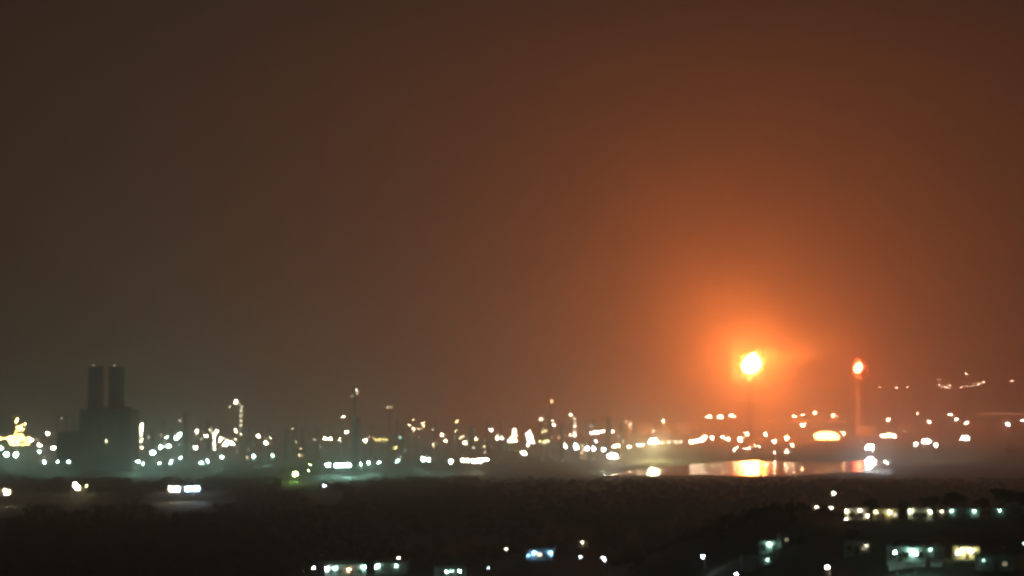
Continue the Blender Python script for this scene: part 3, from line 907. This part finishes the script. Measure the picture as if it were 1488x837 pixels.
building('flat_house', 1100, 826, 8, 6, 2.9, 'dim grey walled house above the bottom edge of the flank', 'house', BLOCK, rz=.2, windows=[(-2.2, 1.6, 1, .9, 0), (1.8, 1.6, 1, .9, 0)], door=0, lamps=[(3, 2.5, 1.6, T)], parapet=.5)
# ridge
building('flat_house', 1185, 741, 4.6, 5, 1.9, 'left of the two low lit roofs under the tall ridge lamp', 'house', WHITE, windows=[(-1, 1, .8, .7, 0)], lamps=[(.6, 1.7, 7, W)], parapet=.4, group='low lit roofs on the ridge')
building('flat_house', 1208, 742, 4.0, 5, 1.9, 'right of the two low lit roofs under the tall ridge lamp', 'house', WHITE, windows=[(-1, 1, .8, .7, 0)], lamps=[(0, 1.7, 10, W)], parapet=.4, group='low lit roofs on the ridge')
building('flat_house', 1245, 757, 7.4, 6, 3.6, 'box shaped white house at the left end of the ridge row', 'house', WHITE, windows=[(-1.6, 2, 1.2, 1.1, 0), (1.2, 2, 1.2, 1.1, 0)], door=-.2, lamps=[(-3.2, 3.1, 5, W), (-3.2, .5, 2, W), (1, 3.3, 3, W), (3.4, 1.8, 4, W)], parapet=.5, group='houses on the ridge', tankx=-2)
building('flat_house', 1287, 756, 8.2, 6, 3.1, 'yellow lit house second from the left on the ridge', 'house', CREAM, windows=[(-2.4, 1.8, 1.2, 1.1, 0), (2.9, 1.8, 1.2, 1.1, 2)], door=-.6, lamps=[(1.2, 2.6, 7, (1, .9, .45)), (-3, 2.6, 3, (1, .9, .45))], parapet=.5, group='houses on the ridge')
building('flat_house', 1337, 756, 7.6, 6, 3.4, 'pale walled house in the middle of the ridge row', 'house', WHITE, windows=[(-1.4, 1.8, 1.3, 1.1, 0), (1.4, 1.8, 1.3, 1.1, 0)], door=0, lamps=[(-3, 2.9, 7, (.9, 1, .6)), (3.2, 2.8, 4, (.9, 1, .6))], parapet=.6, group='houses on the ridge', tankx=1.5)
building('flat_house', 1369, 754, 4.6, 5, 2.9, 'narrow dark house with one lamp on the ridge', 'house', BLOCK, windows=[(-1, 1.7, 1, 1, 0)], door=1, lamps=[(-.1, 2.4, 2.2, W)], parapet=.4, group='houses on the ridge')
building('flat_house', 1400, 754, 10.5, 6, 3.0, 'grey walled house at the right end of the ridge row', 'house', BLOCK, windows=[(-2, 1.7, 1.1, 1, 0), (1.9, 1.7, 1.1, 1, 0)], door=0, lamps=[(-3.6, 2.6, 3, T), (3.4, 2.6, 4.5, T)], parapet=.5, group='houses on the ridge')
building('flat_house', 1462, 752, 10, 6, 2.6, 'long dim house by the tree at the right edge', 'house', BLOCK, windows=wins(-3, 3, 3, 1.6, 1.1, .9), lamps=[(-2, 2.3, 2.2, T)], parapet=.4, group='houses on the ridge')
# slope
building('flat_house', 1317, 817, 9.5, 7, 3.3, 'white house flooded in teal white light on the slope', 'house', WHITE, windows=[(-3, 1.9, 1.2, 1.1, 0), (0, 1.9, 1.2, 1.1, 0), (3.4, 1.9, 1.2, 1.1, 0)], door=-1.5, lamps=[(1.4, 2.8, 12, T)], parapet=.5, tankx=-2.5)
building('yard_hut', 1359, 811, 4.4, 5, 2.4, 'grey gabled hut right of the teal lit white house', 'hut', BLOCK, windows=[(0, 1.4, .9, .8, 0)], lamps=[(-1.2, 2.1, 1.5, T)], gable=True)
building('flat_house', 1404, 813, 6.6, 6, 2.7, 'low house with a bright yellow facade on the slope', 'house', CREAM, windows=[(-2, 1.5, 1, .9, 8), (1.9, 1.5, 1, .9, 0)], door=.2, lamps=[(-1.1, 2.2, 16, (1, 1, .5)), (1.2, 2.2, 16, (1, 1, .5))], parapet=.5)

building('flat_house', 1150, 792, 6, 5, 2.8, 'dark block house between the trees on the left flank', 'house', BLOCK, rz=.3, windows=[(-1.5, 1.6, 1, .9, .5), (1.4, 1.6, 1, .9, 0)], door=0, parapet=.4)
building('flat_house', 1245, 806, 7, 6, 2.9, 'dim pale house above the lone bright lamp on the slope', 'house', WHITE, rz=-.2, windows=[(-2, 1.7, 1, .9, 0), (1.8, 1.7, 1, .9, .5)], door=0, lamps=[(2.6, 2.5, .5, W)], parapet=.5)
building('flat_house', 1448, 830, 8, 6, 2.9, 'unlit house at the bottom right corner of the slope', 'house', BLOCK, rz=.15, windows=[(-2.2, 1.7, 1, .9, 0), (1.9, 1.7, 1, .9, .4)], door=0, lamps=[(-3, 2.5, .4, T)], parapet=.5)
building('flat_house', 656, 841, 11, 8, 3.2, 'pale house at the bottom edge under the pair of lamps', 'house', WHITE, rz=.1, windows=[(-3, 1.8, 1.2, 1, 0), (3, 1.8, 1.2, 1, 0)], door=0, lamps=[(0, 2.7, 1.5, T)], parapet=.6)


def garden_wall(px, py, ln, h, label, m=WHITE):
    """a masonry yard wall with piers and a gate gap"""
    x, y = on_ground(px, py, 0)
    o = thing('garden_wall', (x, y, terrain(x, y)), label, 'wall', 'yard walls of the near houses', math.atan2(-x, y))
    for a_, b_ in ((-ln / 2, ln * .18), (ln * .18 + 1.6, ln / 2)):
        MB().box(((a_ + b_) / 2, 0, h / 2 - .9), (b_ - a_, .18, h + 1.8)).build('panel', m, o)
        for xx in (a_, b_):
            MB().box((xx, 0, h / 2 - .8), (.36, .36, h + 2.1)).build('pier', m, o)
    gt = MB()
    for i in range(8):
        gt.tube((ln * .18 + .25 + i * .16, 0, .05), (ln * .18 + .25 + i * .16, 0, h), .02, n=5)
    gt.box((ln * .18 + .8, 0, .1), (1.25, .05, .06)).box((ln * .18 + .8, 0, h - .05), (1.25, .05, .06))
    gt.build('gate', RUST, o)


garden_wall(1252, 760, 11, 1.0, 'low white yard wall before the box shaped house on the ridge')
garden_wall(1318, 759, 10, .9, 'low pale yard wall between two ridge houses', CREAM)
garden_wall(1392, 758, 13, .9, 'long grey yard wall at the right end of the ridge', BLOCK)
garden_wall(1330, 824, 12, 1.0, 'white yard wall below the teal lit house on the slope')
garden_wall(1412, 819, 8, .8, 'short yellow lit yard wall below the yellow facade', CREAM)


# ------------------------------------------------------------------ trees
def leaf_mesh(name, clumps, per, size, seed, m):
    """many leaf sized quads spread through the clumps' volume"""
    r = np.random.default_rng(seed)
    P = []
    for (cx, cy, cz, cr) in clumps:
        d = r.normal(size=(per, 3))
        d /= np.linalg.norm(d, axis=1)[:, None]
        rad = cr * r.uniform(.35, 1.0, (per, 1)) ** .5
        P.append(np.array([cx, cy, cz]) + d * rad * np.array([1, 1, .75]))
    P = np.vstack(P)
    n = len(P)
    a = r.normal(size=(n, 3)); a /= np.linalg.norm(a, axis=1)[:, None]
    b = np.cross(a, r.normal(size=(n, 3))); b /= np.linalg.norm(b, axis=1)[:, None]
    s = size * r.uniform(.5, 1.2, (n, 1))
    V = np.stack([P - a * s, P - b * s * .55, P + a * s, P + b * s * .55], 1).reshape(-1, 3)
    me = bpy.data.meshes.new(name)
    me.vertices.add(4 * n)
    me.vertices.foreach_set('co', V.astype(np.float32).ravel())
    me.loops.add(4 * n)
    me.loops.foreach_set('vertex_index', np.arange(4 * n, dtype=np.int32))
    me.polygons.add(n)
    me.polygons.foreach_set('loop_start', np.arange(0, 4 * n, 4, dtype=np.int32))
    me.update(calc_edges=True)
    me.materials.append(m)
    return me


def make_tree(h, seed, m):
    r = random.Random(seed)
    root = thing('tree', (0, 0, 0), None, None)
    b = MB()
    th = h * .38
    b.tube((0, 0, -.6), (.1, 0, th * .5), h * .035, h * .028, 8).tube((.1, 0, th * .5), (0, .1, th), h * .028, h * .022, 8)
    cl = []
    for i in range(8):
        a = 2 * PI * i / 8 + r.uniform(-.4, .4)
        rr = h * r.uniform(.16, .34)
        zz = h * r.uniform(.48, .86)
        tip = (rr * math.cos(a), rr * math.sin(a), zz)
        b.tube((0, .1, th * r.uniform(.7, 1)), tip, h * .014, h * .004, 5)
        cl.append((*tip, h * r.uniform(.13, .21)))
    cl.append((0, 0, h * .86, h * .15))
    for i in range(6):
        c0 = r.choice(cl[:9])
        cl.append((c0[0] + r.uniform(-1, 1) * h * .12, c0[1] + r.uniform(-1, 1) * h * .12, c0[2] + r.uniform(-.6, 1) * h * .08, h * r.uniform(.06, .12)))
    b.build('trunk', BARK, root)
    o = bpy.data.objects.new('crown', leaf_mesh('crown', cl, 210, h * .032, seed, m))
    COL.objects.link(o)
    o.parent = root
    return root


TP = [make_tree(8, 3, LEAF), make_tree(8, 14, LEAF2), make_tree(8, 29, LEAF)]
TU = [False] * 3


def tree(px, py, h, label, group, i=None):
    i = random.randrange(3) if i is None else i
    o = copy_tree(TP[i]) if TU[i] else TP[i]
    TU[i] = True
    x, y = on_ground(px, py, 0)
    o.location = (x, y, terrain(x, y))
    s = h / 8
    o.scale = (s * random.uniform(.95, 1.25), s * random.uniform(.95, 1.25), s)
    o.rotation_euler = (0, 0, random.uniform(0, 6.28))
    tag(o, label, 'tree', group)
    return o


def trees(pts, where, group):
    for i, (px, py, h) in enumerate(sorted(pts)):
        n = len(pts)
        w = 'leftmost tree' if i == 0 else ('rightmost tree' if i == n - 1 else ORD[i] + ' tree from the left')
        tree(px, py, h, '%s %s' % (w, where), group, i % 3)


trees([(412, 691, 6), (423, 690, 7), (440, 690, 8), (452, 691, 6), (462, 692, 5)], 'in the clump lit green on the plain', 'green lit trees')
trees([(1046, 789, 6), (1062, 780, 8), (1080, 776, 6), (1100, 768, 7), (1124, 762, 7), (1150, 757, 6), (1168, 752, 5)], 'along the dark left edge of the hill', 'trees along the left edge of the hill')
trees([(1266, 750, 6), (1312, 748, 5), (1352, 747, 6), (1386, 748, 8), (1428, 748, 6), (1457, 748, 9), (1481, 748, 8)], 'behind the row of ridge houses', 'trees behind the ridge houses')
trees([(1160, 800, 4), (1240, 792, 4.5), (1276, 815, 4), (1375, 790, 4), (1440, 806, 5), (1468, 822, 5)], 'scattered on the dark slope below the ridge', 'trees on the slope')
trees([(520, 800, 5), (606, 812, 5), (690, 806, 4), (760, 796, 4), (818, 800, 4), (440, 812, 5)], 'scattered among the small lights at the bottom', 'trees among the near lights')


YARDS = []
SITES.append((*on_ground(436, 690, 0), 26))      # the lit clearing of the green trees
for px, py, wx, wy in ((22, 719, 44, 46), (122, 718, 34, 34), (276, 717, 46, 44)):
    gx_, gy_ = on_ground(px, py, 0)
    YARDS.append((gx_ - wx / 2, gx_ + wx / 2, gy_ - wy * .9, gy_ + wy * .5))
    SITES.append((gx_, gy_, wx / 2 + 4))


# ------------------------------------------------------------------ scrub on the plain (nobody could count it)
def scrub():
    P = []
    tries = 0
    while len(P) < 8200 and tries < 90000:
        tries += 1
        y = 480 + 930 * random.random() ** .8
        x = random.uniform(-.36, .36) * y
        nz = math.sin(x * .017 + 1.3) * math.sin(y * .013) + .6 * math.sin(x * .041) * math.sin(y * .037 + 2)
        if nz < -.95 + random.uniform(-.5, .5):
            continue
        if x > 30 and y < 660 and random.random() < .8:
            continue
        hh = random.uniform(1.2, 3.6)
        if y > 1300 and x > 30:
            hh *= .45
        bad = False
        for sx, sy, sr in SITES:
            if sy > 1470 or sy < 150:
                continue
            if sy - 120 < y < sy + sr and abs(x - sx * y / sy) < sr + 2:
                bad = True
                break
        if bad:
            continue
        P.append((x, y, terrain(x, y), hh))
    cl = []
    for x, y, z, hh in P:
        for q in range(2):
            cl.append((x + random.uniform(-1.2, 1.2), y + random.uniform(-1.2, 1.2), z + hh * random.uniform(.3, .6), hh * random.uniform(.5, .8)))
    o = bpy.data.objects.new('undergrowth', leaf_mesh('undergrowth', cl, 26, .62, 5, SCRUB))
    COL.objects.link(o)
    tag(o, 'dark scrub and low trees covering the unlit plain', 'undergrowth', None, 'stuff')


scrub()


# ------------------------------------------------------------------ ground, water, hills
def axis(parts):
    out = []
    for a, b, st in parts:
        n = max(1, int(round((b - a) / st)))
        out += [a + (b - a) * i / n for i in range(n)]
    return out + [parts[-1][1]]


def sheet(name, xs, ys, fn, m):
    nx, ny = len(xs), len(ys)
    v = [(x, y, fn(x, y)) for y in ys for x in xs]
    f = [(j * nx + i, j * nx + i + 1, (j + 1) * nx + i + 1, (j + 1) * nx + i) for j in range(ny - 1) for i in range(nx - 1)]
    me = bpy.data.meshes.new(name)
    me.from_pydata(v, [], f)
    me.materials.append(m)
    me.polygons.foreach_set('use_smooth', [True] * len(f))
    o = bpy.data.objects.new(name, me)
    COL.objects.link(o)
    tag(o, None, None, None, 'structure')
    return o


def ground_material():
    m, N, L = nodes_of('ground_soil')
    b = N['Principled BSDF']
    tc = N.new('ShaderNodeTexCoord')
    def noise(sc, det=8):
        n = N.new('ShaderNodeTexNoise')
        n.inputs['Scale'].default_value = sc
        n.inputs['Detail'].default_value = det
        L.new(tc.outputs['Object'], n.inputs['Vector'])
        return n
    n1, n2 = noise(.02), noise(.35)
    r1 = N.new('ShaderNodeValToRGB')
    r1.color_ramp.elements[0].position = .38
    r1.color_ramp.elements[1].position = .62
    r1.color_ramp.elements[0].color = (.022, .027, .015, 1)
    r1.color_ramp.elements[1].color = (.050, .046, .034, 1)
    L.new(n1.outputs['Fac'], r1.inputs['Fac'])
    r2 = N.new('ShaderNodeValToRGB')
    r2.color_ramp.elements[0].position = .3
    r2.color_ramp.elements[1].position = .7
    r2.color_ramp.elements[0].color = (.6, .6, .6, 1)
    r2.color_ramp.elements[1].color = (1.2, 1.2, 1.2, 1)
    L.new(n2.outputs['Fac'], r2.inputs['Fac'])
    mx = N.new('ShaderNodeMix')
    mx.data_type = 'RGBA'
    mx.blend_type = 'MULTIPLY'
    mx.inputs[0].default_value = 1
    L.new(r1.outputs['Color'], mx.inputs[6])
    L.new(r2.outputs['Color'], mx.inputs[7])
    L.new(mx.outputs[2], b.inputs['Base Color'])
    b.inputs['Roughness'].default_value = .95
    b.inputs['Specular IOR Level'].default_value = .15
    bp = N.new('ShaderNodeBump')
    bp.inputs['Strength'].default_value = .5
    bp.inputs['Distance'].default_value = .4
    L.new(n2.outputs['Fac'], bp.inputs['Height'])
    L.new(bp.outputs['Normal'], b.inputs['Normal'])
    return m


def water_material():
    m, N, L = nodes_of('basin_water')
    b = N['Principled BSDF']
    b.inputs['Base Color'].default_value = (.012, .014, .014, 1)
    b.inputs['Roughness'].default_value = .17
    b.inputs['IOR'].default_value = 1.33
    tc = N.new('ShaderNodeTexCoord')
    mp = N.new('ShaderNodeMapping')
    mp.inputs['Scale'].default_value = (.12, 1.0, 1)
    L.new(tc.outputs['Object'], mp.inputs['Vector'])
    n = N.new('ShaderNodeTexNoise')
    n.inputs['Scale'].default_value = .5
    n.inputs['Detail'].default_value = 4
    L.new(mp.outputs['Vector'], n.inputs['Vector'])
    bp = N.new('ShaderNodeBump')
    bp.inputs['Strength'].default_value = .5
    bp.inputs['Distance'].default_value = .30
    L.new(n.outputs['Fac'], bp.inputs['Height'])
    L.new(bp.outputs['Normal'], b.inputs['Normal'])
    return m


GM = ground_material()
PAVE = mat('worn_concrete_paving', (.20, .19, .17), (.32, .30, .27), .15, .9)
ASPH = mat('asphalt', (.035, .035, .035), (.065, .063, .06), .2, .9)


def paved(name, x0, x1, y0, y1, m, lift):
    sheet(name, axis([(x0, x1, 6)]), axis([(y0, y1, 6)]), lambda x, y: terrain(x, y, False) + lift, m)


xs = axis([(-9000, -2000, 700), (-2000, -600, 100), (-600, 0, 20), (0, 480, 8), (480, 700, 20), (700, 2000, 100), (2000, 9000, 700)])
ys = axis([(-400, 0, 40), (0, 900, 12), (900, 1420, 26), (1420, 1940, 8), (1940, 3000, 100), (3000, 14000, 700)])
sheet('ground', xs, ys, lambda x, y: terrain(x, y, False), GM)
HMAT = mat('hill_scrub', (.035, .04, .025), (.075, .07, .05), .01, .95)
sheet('hills', axis([(320, 1700, 40), (1700, 7000, 400)]), axis([(2840, 4000, 40), (4000, 9000, 400)]), lambda x, y: 1.0 + hill_far(x, y) - (.6 if hill_far(x, y) < .5 else 0), HMAT)
for nm, (x0, x1, y0, y1) in (('yard', YARDS[0]), ('yard', YARDS[1]), ('yard', YARDS[2])):
    paved(nm, x0, x1, y0, y1, PAVE, .10)  # pale paving added so the lamps' pools of light show
paved('road', -470, 48, 1452, 1461, ASPH, .10)
paved('kerb', -470, 48, 1461, 1461.4, CONC, .24)
me = bpy.data.meshes.new('water')
cx, cy = 230, 1660
me.from_pydata([(40, 1460, -.35), (460, 1460, -.35), (460, 1900, -.35), (40, 1900, -.35)], [], [(0, 1, 2, 3)])
me.materials.append(water_material())
wo = bpy.data.objects.new('water', me)
COL.objects.link(wo)
tag(wo, None, None, None, 'structure')

# ------------------------------------------------------------------ the air
HAZE = 9.0e-4
m, N, L = nodes_of('hazy_air')
N.remove(N['Principled BSDF'])
pv = N.new('ShaderNodeVolumePrincipled')
pv.inputs['Color'].default_value = (.90, .90, .90, 1)
pv.inputs['Density'].default_value = HAZE
pv.inputs['Anisotropy'].default_value = 0.10
L.new(pv.outputs[0], N['Material Output'].inputs['Volume'])
hz = MB().box((0, 6800, 267), (18400, 14700, 566)).build('haze', m)
tag(hz, None, None, None, 'stuff')


def smoke(loc, size, rot, dens, seed, sc=.02, col=.85):
    """a soft puff of smoke, for plumes and for added halos of glow: dense in its middle, torn at its edges"""
    m, N, L = nodes_of('smoke')
    N.remove(N['Principled BSDF'])
    v = N.new('ShaderNodeVolumePrincipled')
    v.inputs['Color'].default_value = (col, col, col, 1)
    v.inputs['Anisotropy'].default_value = .2
    tc = N.new('ShaderNodeTexCoord')
    ln = N.new('ShaderNodeVectorMath'); ln.operation = 'LENGTH'
    L.new(tc.outputs['Object'], ln.inputs[0])
    fa = N.new('ShaderNodeMapRange'); fa.interpolation_type = 'SMOOTHSTEP'
    for k_, q in (('From Min', 1.0), ('From Max', .0), ('To Min', 0.0), ('To Max', 1.0)):
        fa.inputs[k_].default_value = q
    L.new(ln.outputs['Value'], fa.inputs['Value'])
    sq = N.new('ShaderNodeMath'); sq.operation = 'POWER'; sq.inputs[1].default_value = 1.6
    L.new(fa.outputs[0], sq.inputs[0])
    mp = N.new('ShaderNodeMapping')
    mp.inputs['Scale'].default_value = (size[0] * sc, size[1] * sc, size[2] * sc)
    mp.inputs['Location'].default_value = (seed, seed * .7, 0)
    L.new(tc.outputs['Object'], mp.inputs['Vector'])
    nz = N.new('ShaderNodeTexNoise'); nz.inputs['Scale'].default_value = 1.0; nz.inputs['Detail'].default_value = 3
    L.new(mp.outputs['Vector'], nz.inputs['Vector'])
    nr = N.new('ShaderNodeMapRange')
    for k_, q in (('From Min', .35), ('From Max', .70), ('To Min', .15), ('To Max', 1.0)):
        nr.inputs[k_].default_value = q
    L.new(nz.outputs['Fac'], nr.inputs['Value'])
    m1 = N.new('ShaderNodeMath'); m1.operation = 'MULTIPLY'
    L.new(sq.outputs[0], m1.inputs[0]); L.new(nr.outputs[0], m1.inputs[1])
    m2 = N.new('ShaderNodeMath'); m2.operation = 'MULTIPLY'; m2.inputs[1].default_value = dens
    L.new(m1.outputs[0], m2.inputs[0])
    L.new(m2.outputs[0], v.inputs['Density'])
    L.new(v.outputs[0], N['Material Output'].inputs['Volume'])
    o = MB().ball((0, 0, 0), 1.0, 20, 10).build('smoke', m)
    o.location = loc
    o.scale = size
    o.rotation_euler = rot
    return tag(o, None, None, None, 'stuff')


fp = fl.location + Vector((4, 0, fm.location.z + 9.5))
smoke(fp + Vector((-1, 0, 1)), (24, 24, 25), (0, 0, 0), .026, 1.3, .02)  # smoke ball added to give the fireball its soft yellow halo
sp = at_depth(425, 545, 2250)
smoke(sp, (62, 50, 92), (0, R(12), 0), .017, 7.7, .02)
sp = at_depth(330, 590, 2330)
smoke(sp, (185, 90, 95), (0, 0, 0), .0055, 3.3, .012)  # mist bank added to strengthen the grey lamp glow over the plant
sp = at_depth(640, 600, 2450)
smoke(sp, (190, 90, 70), (0, 0, 0), .0036, 9.1, .012)
smoke(fl2.location + Vector((2, 0, fm2.location.z + 6)), (20, 19, 19), (0, 0, 0), .030, 2.2, .02)  # smoke ball added for the red halo round the small flame
smoke(fp + Vector((88, 10, 26)), (120, 60, 34), (0, R(-15), 0), .007, 4.1, .03)
sp = at_depth(965, 330, 2430)
smoke(sp, (235, 170, 215), (0, R(25), 0), .0023, 12.4, .0075)  # broad smoke added to spread orange glow up and left of the flare

# ------------------------------------------------------------------ sky (night)
w = bpy.data.worlds.new('World')
SC.world = w
w.use_nodes = True
N, L = w.node_tree.nodes, w.node_tree.links
bg = N['Background']
sky = N.new('ShaderNodeTexSky')
sky.sky_type = 'NISHITA'
sky.sun_disc = False
sky.sun_elevation = R(-4)
sky.sun_rotation = R(200)
bg.inputs['Strength'].default_value = .004
L.new(sky.outputs[0], bg.inputs['Color'])
bg2 = N.new('ShaderNodeBackground')            # the overcast night sky over a lit town
bg2.inputs['Color'].default_value = (.0042, .0120, .0112, 1)
bg2.inputs['Strength'].default_value = 1.0
ad = N.new('ShaderNodeAddShader')
L.new(bg.outputs[0], ad.inputs[0])
L.new(bg2.outputs[0], ad.inputs[1])
L.new(ad.outputs[0], N['World Output'].inputs['Surface'])

# ------------------------------------------------------------------ render settings
SC.view_settings.view_transform = 'Standard'
SC.view_settings.look = 'None'
SC.view_settings.exposure = 0
SC.view_settings.gamma = 1
SC.view_settings.use_curve_mapping = False
cy_ = SC.cycles
cy_.use_light_tree = True
cy_.volume_bounces = 0
cy_.max_bounces = 5
cy_.diffuse_bounces = 2
cy_.glossy_bounces = 3
cy_.transmission_bounces = 2
cy_.transparent_max_bounces = 4
cy_.sample_clamp_indirect = 4.0
cy_.use_denoising = True
cy_.denoiser = 'OPENIMAGEDENOISE'
cy_.pixel_filter_type = 'BLACKMAN_HARRIS'
cy_.filter_width = 3.4
cy_.caustics_reflective = True
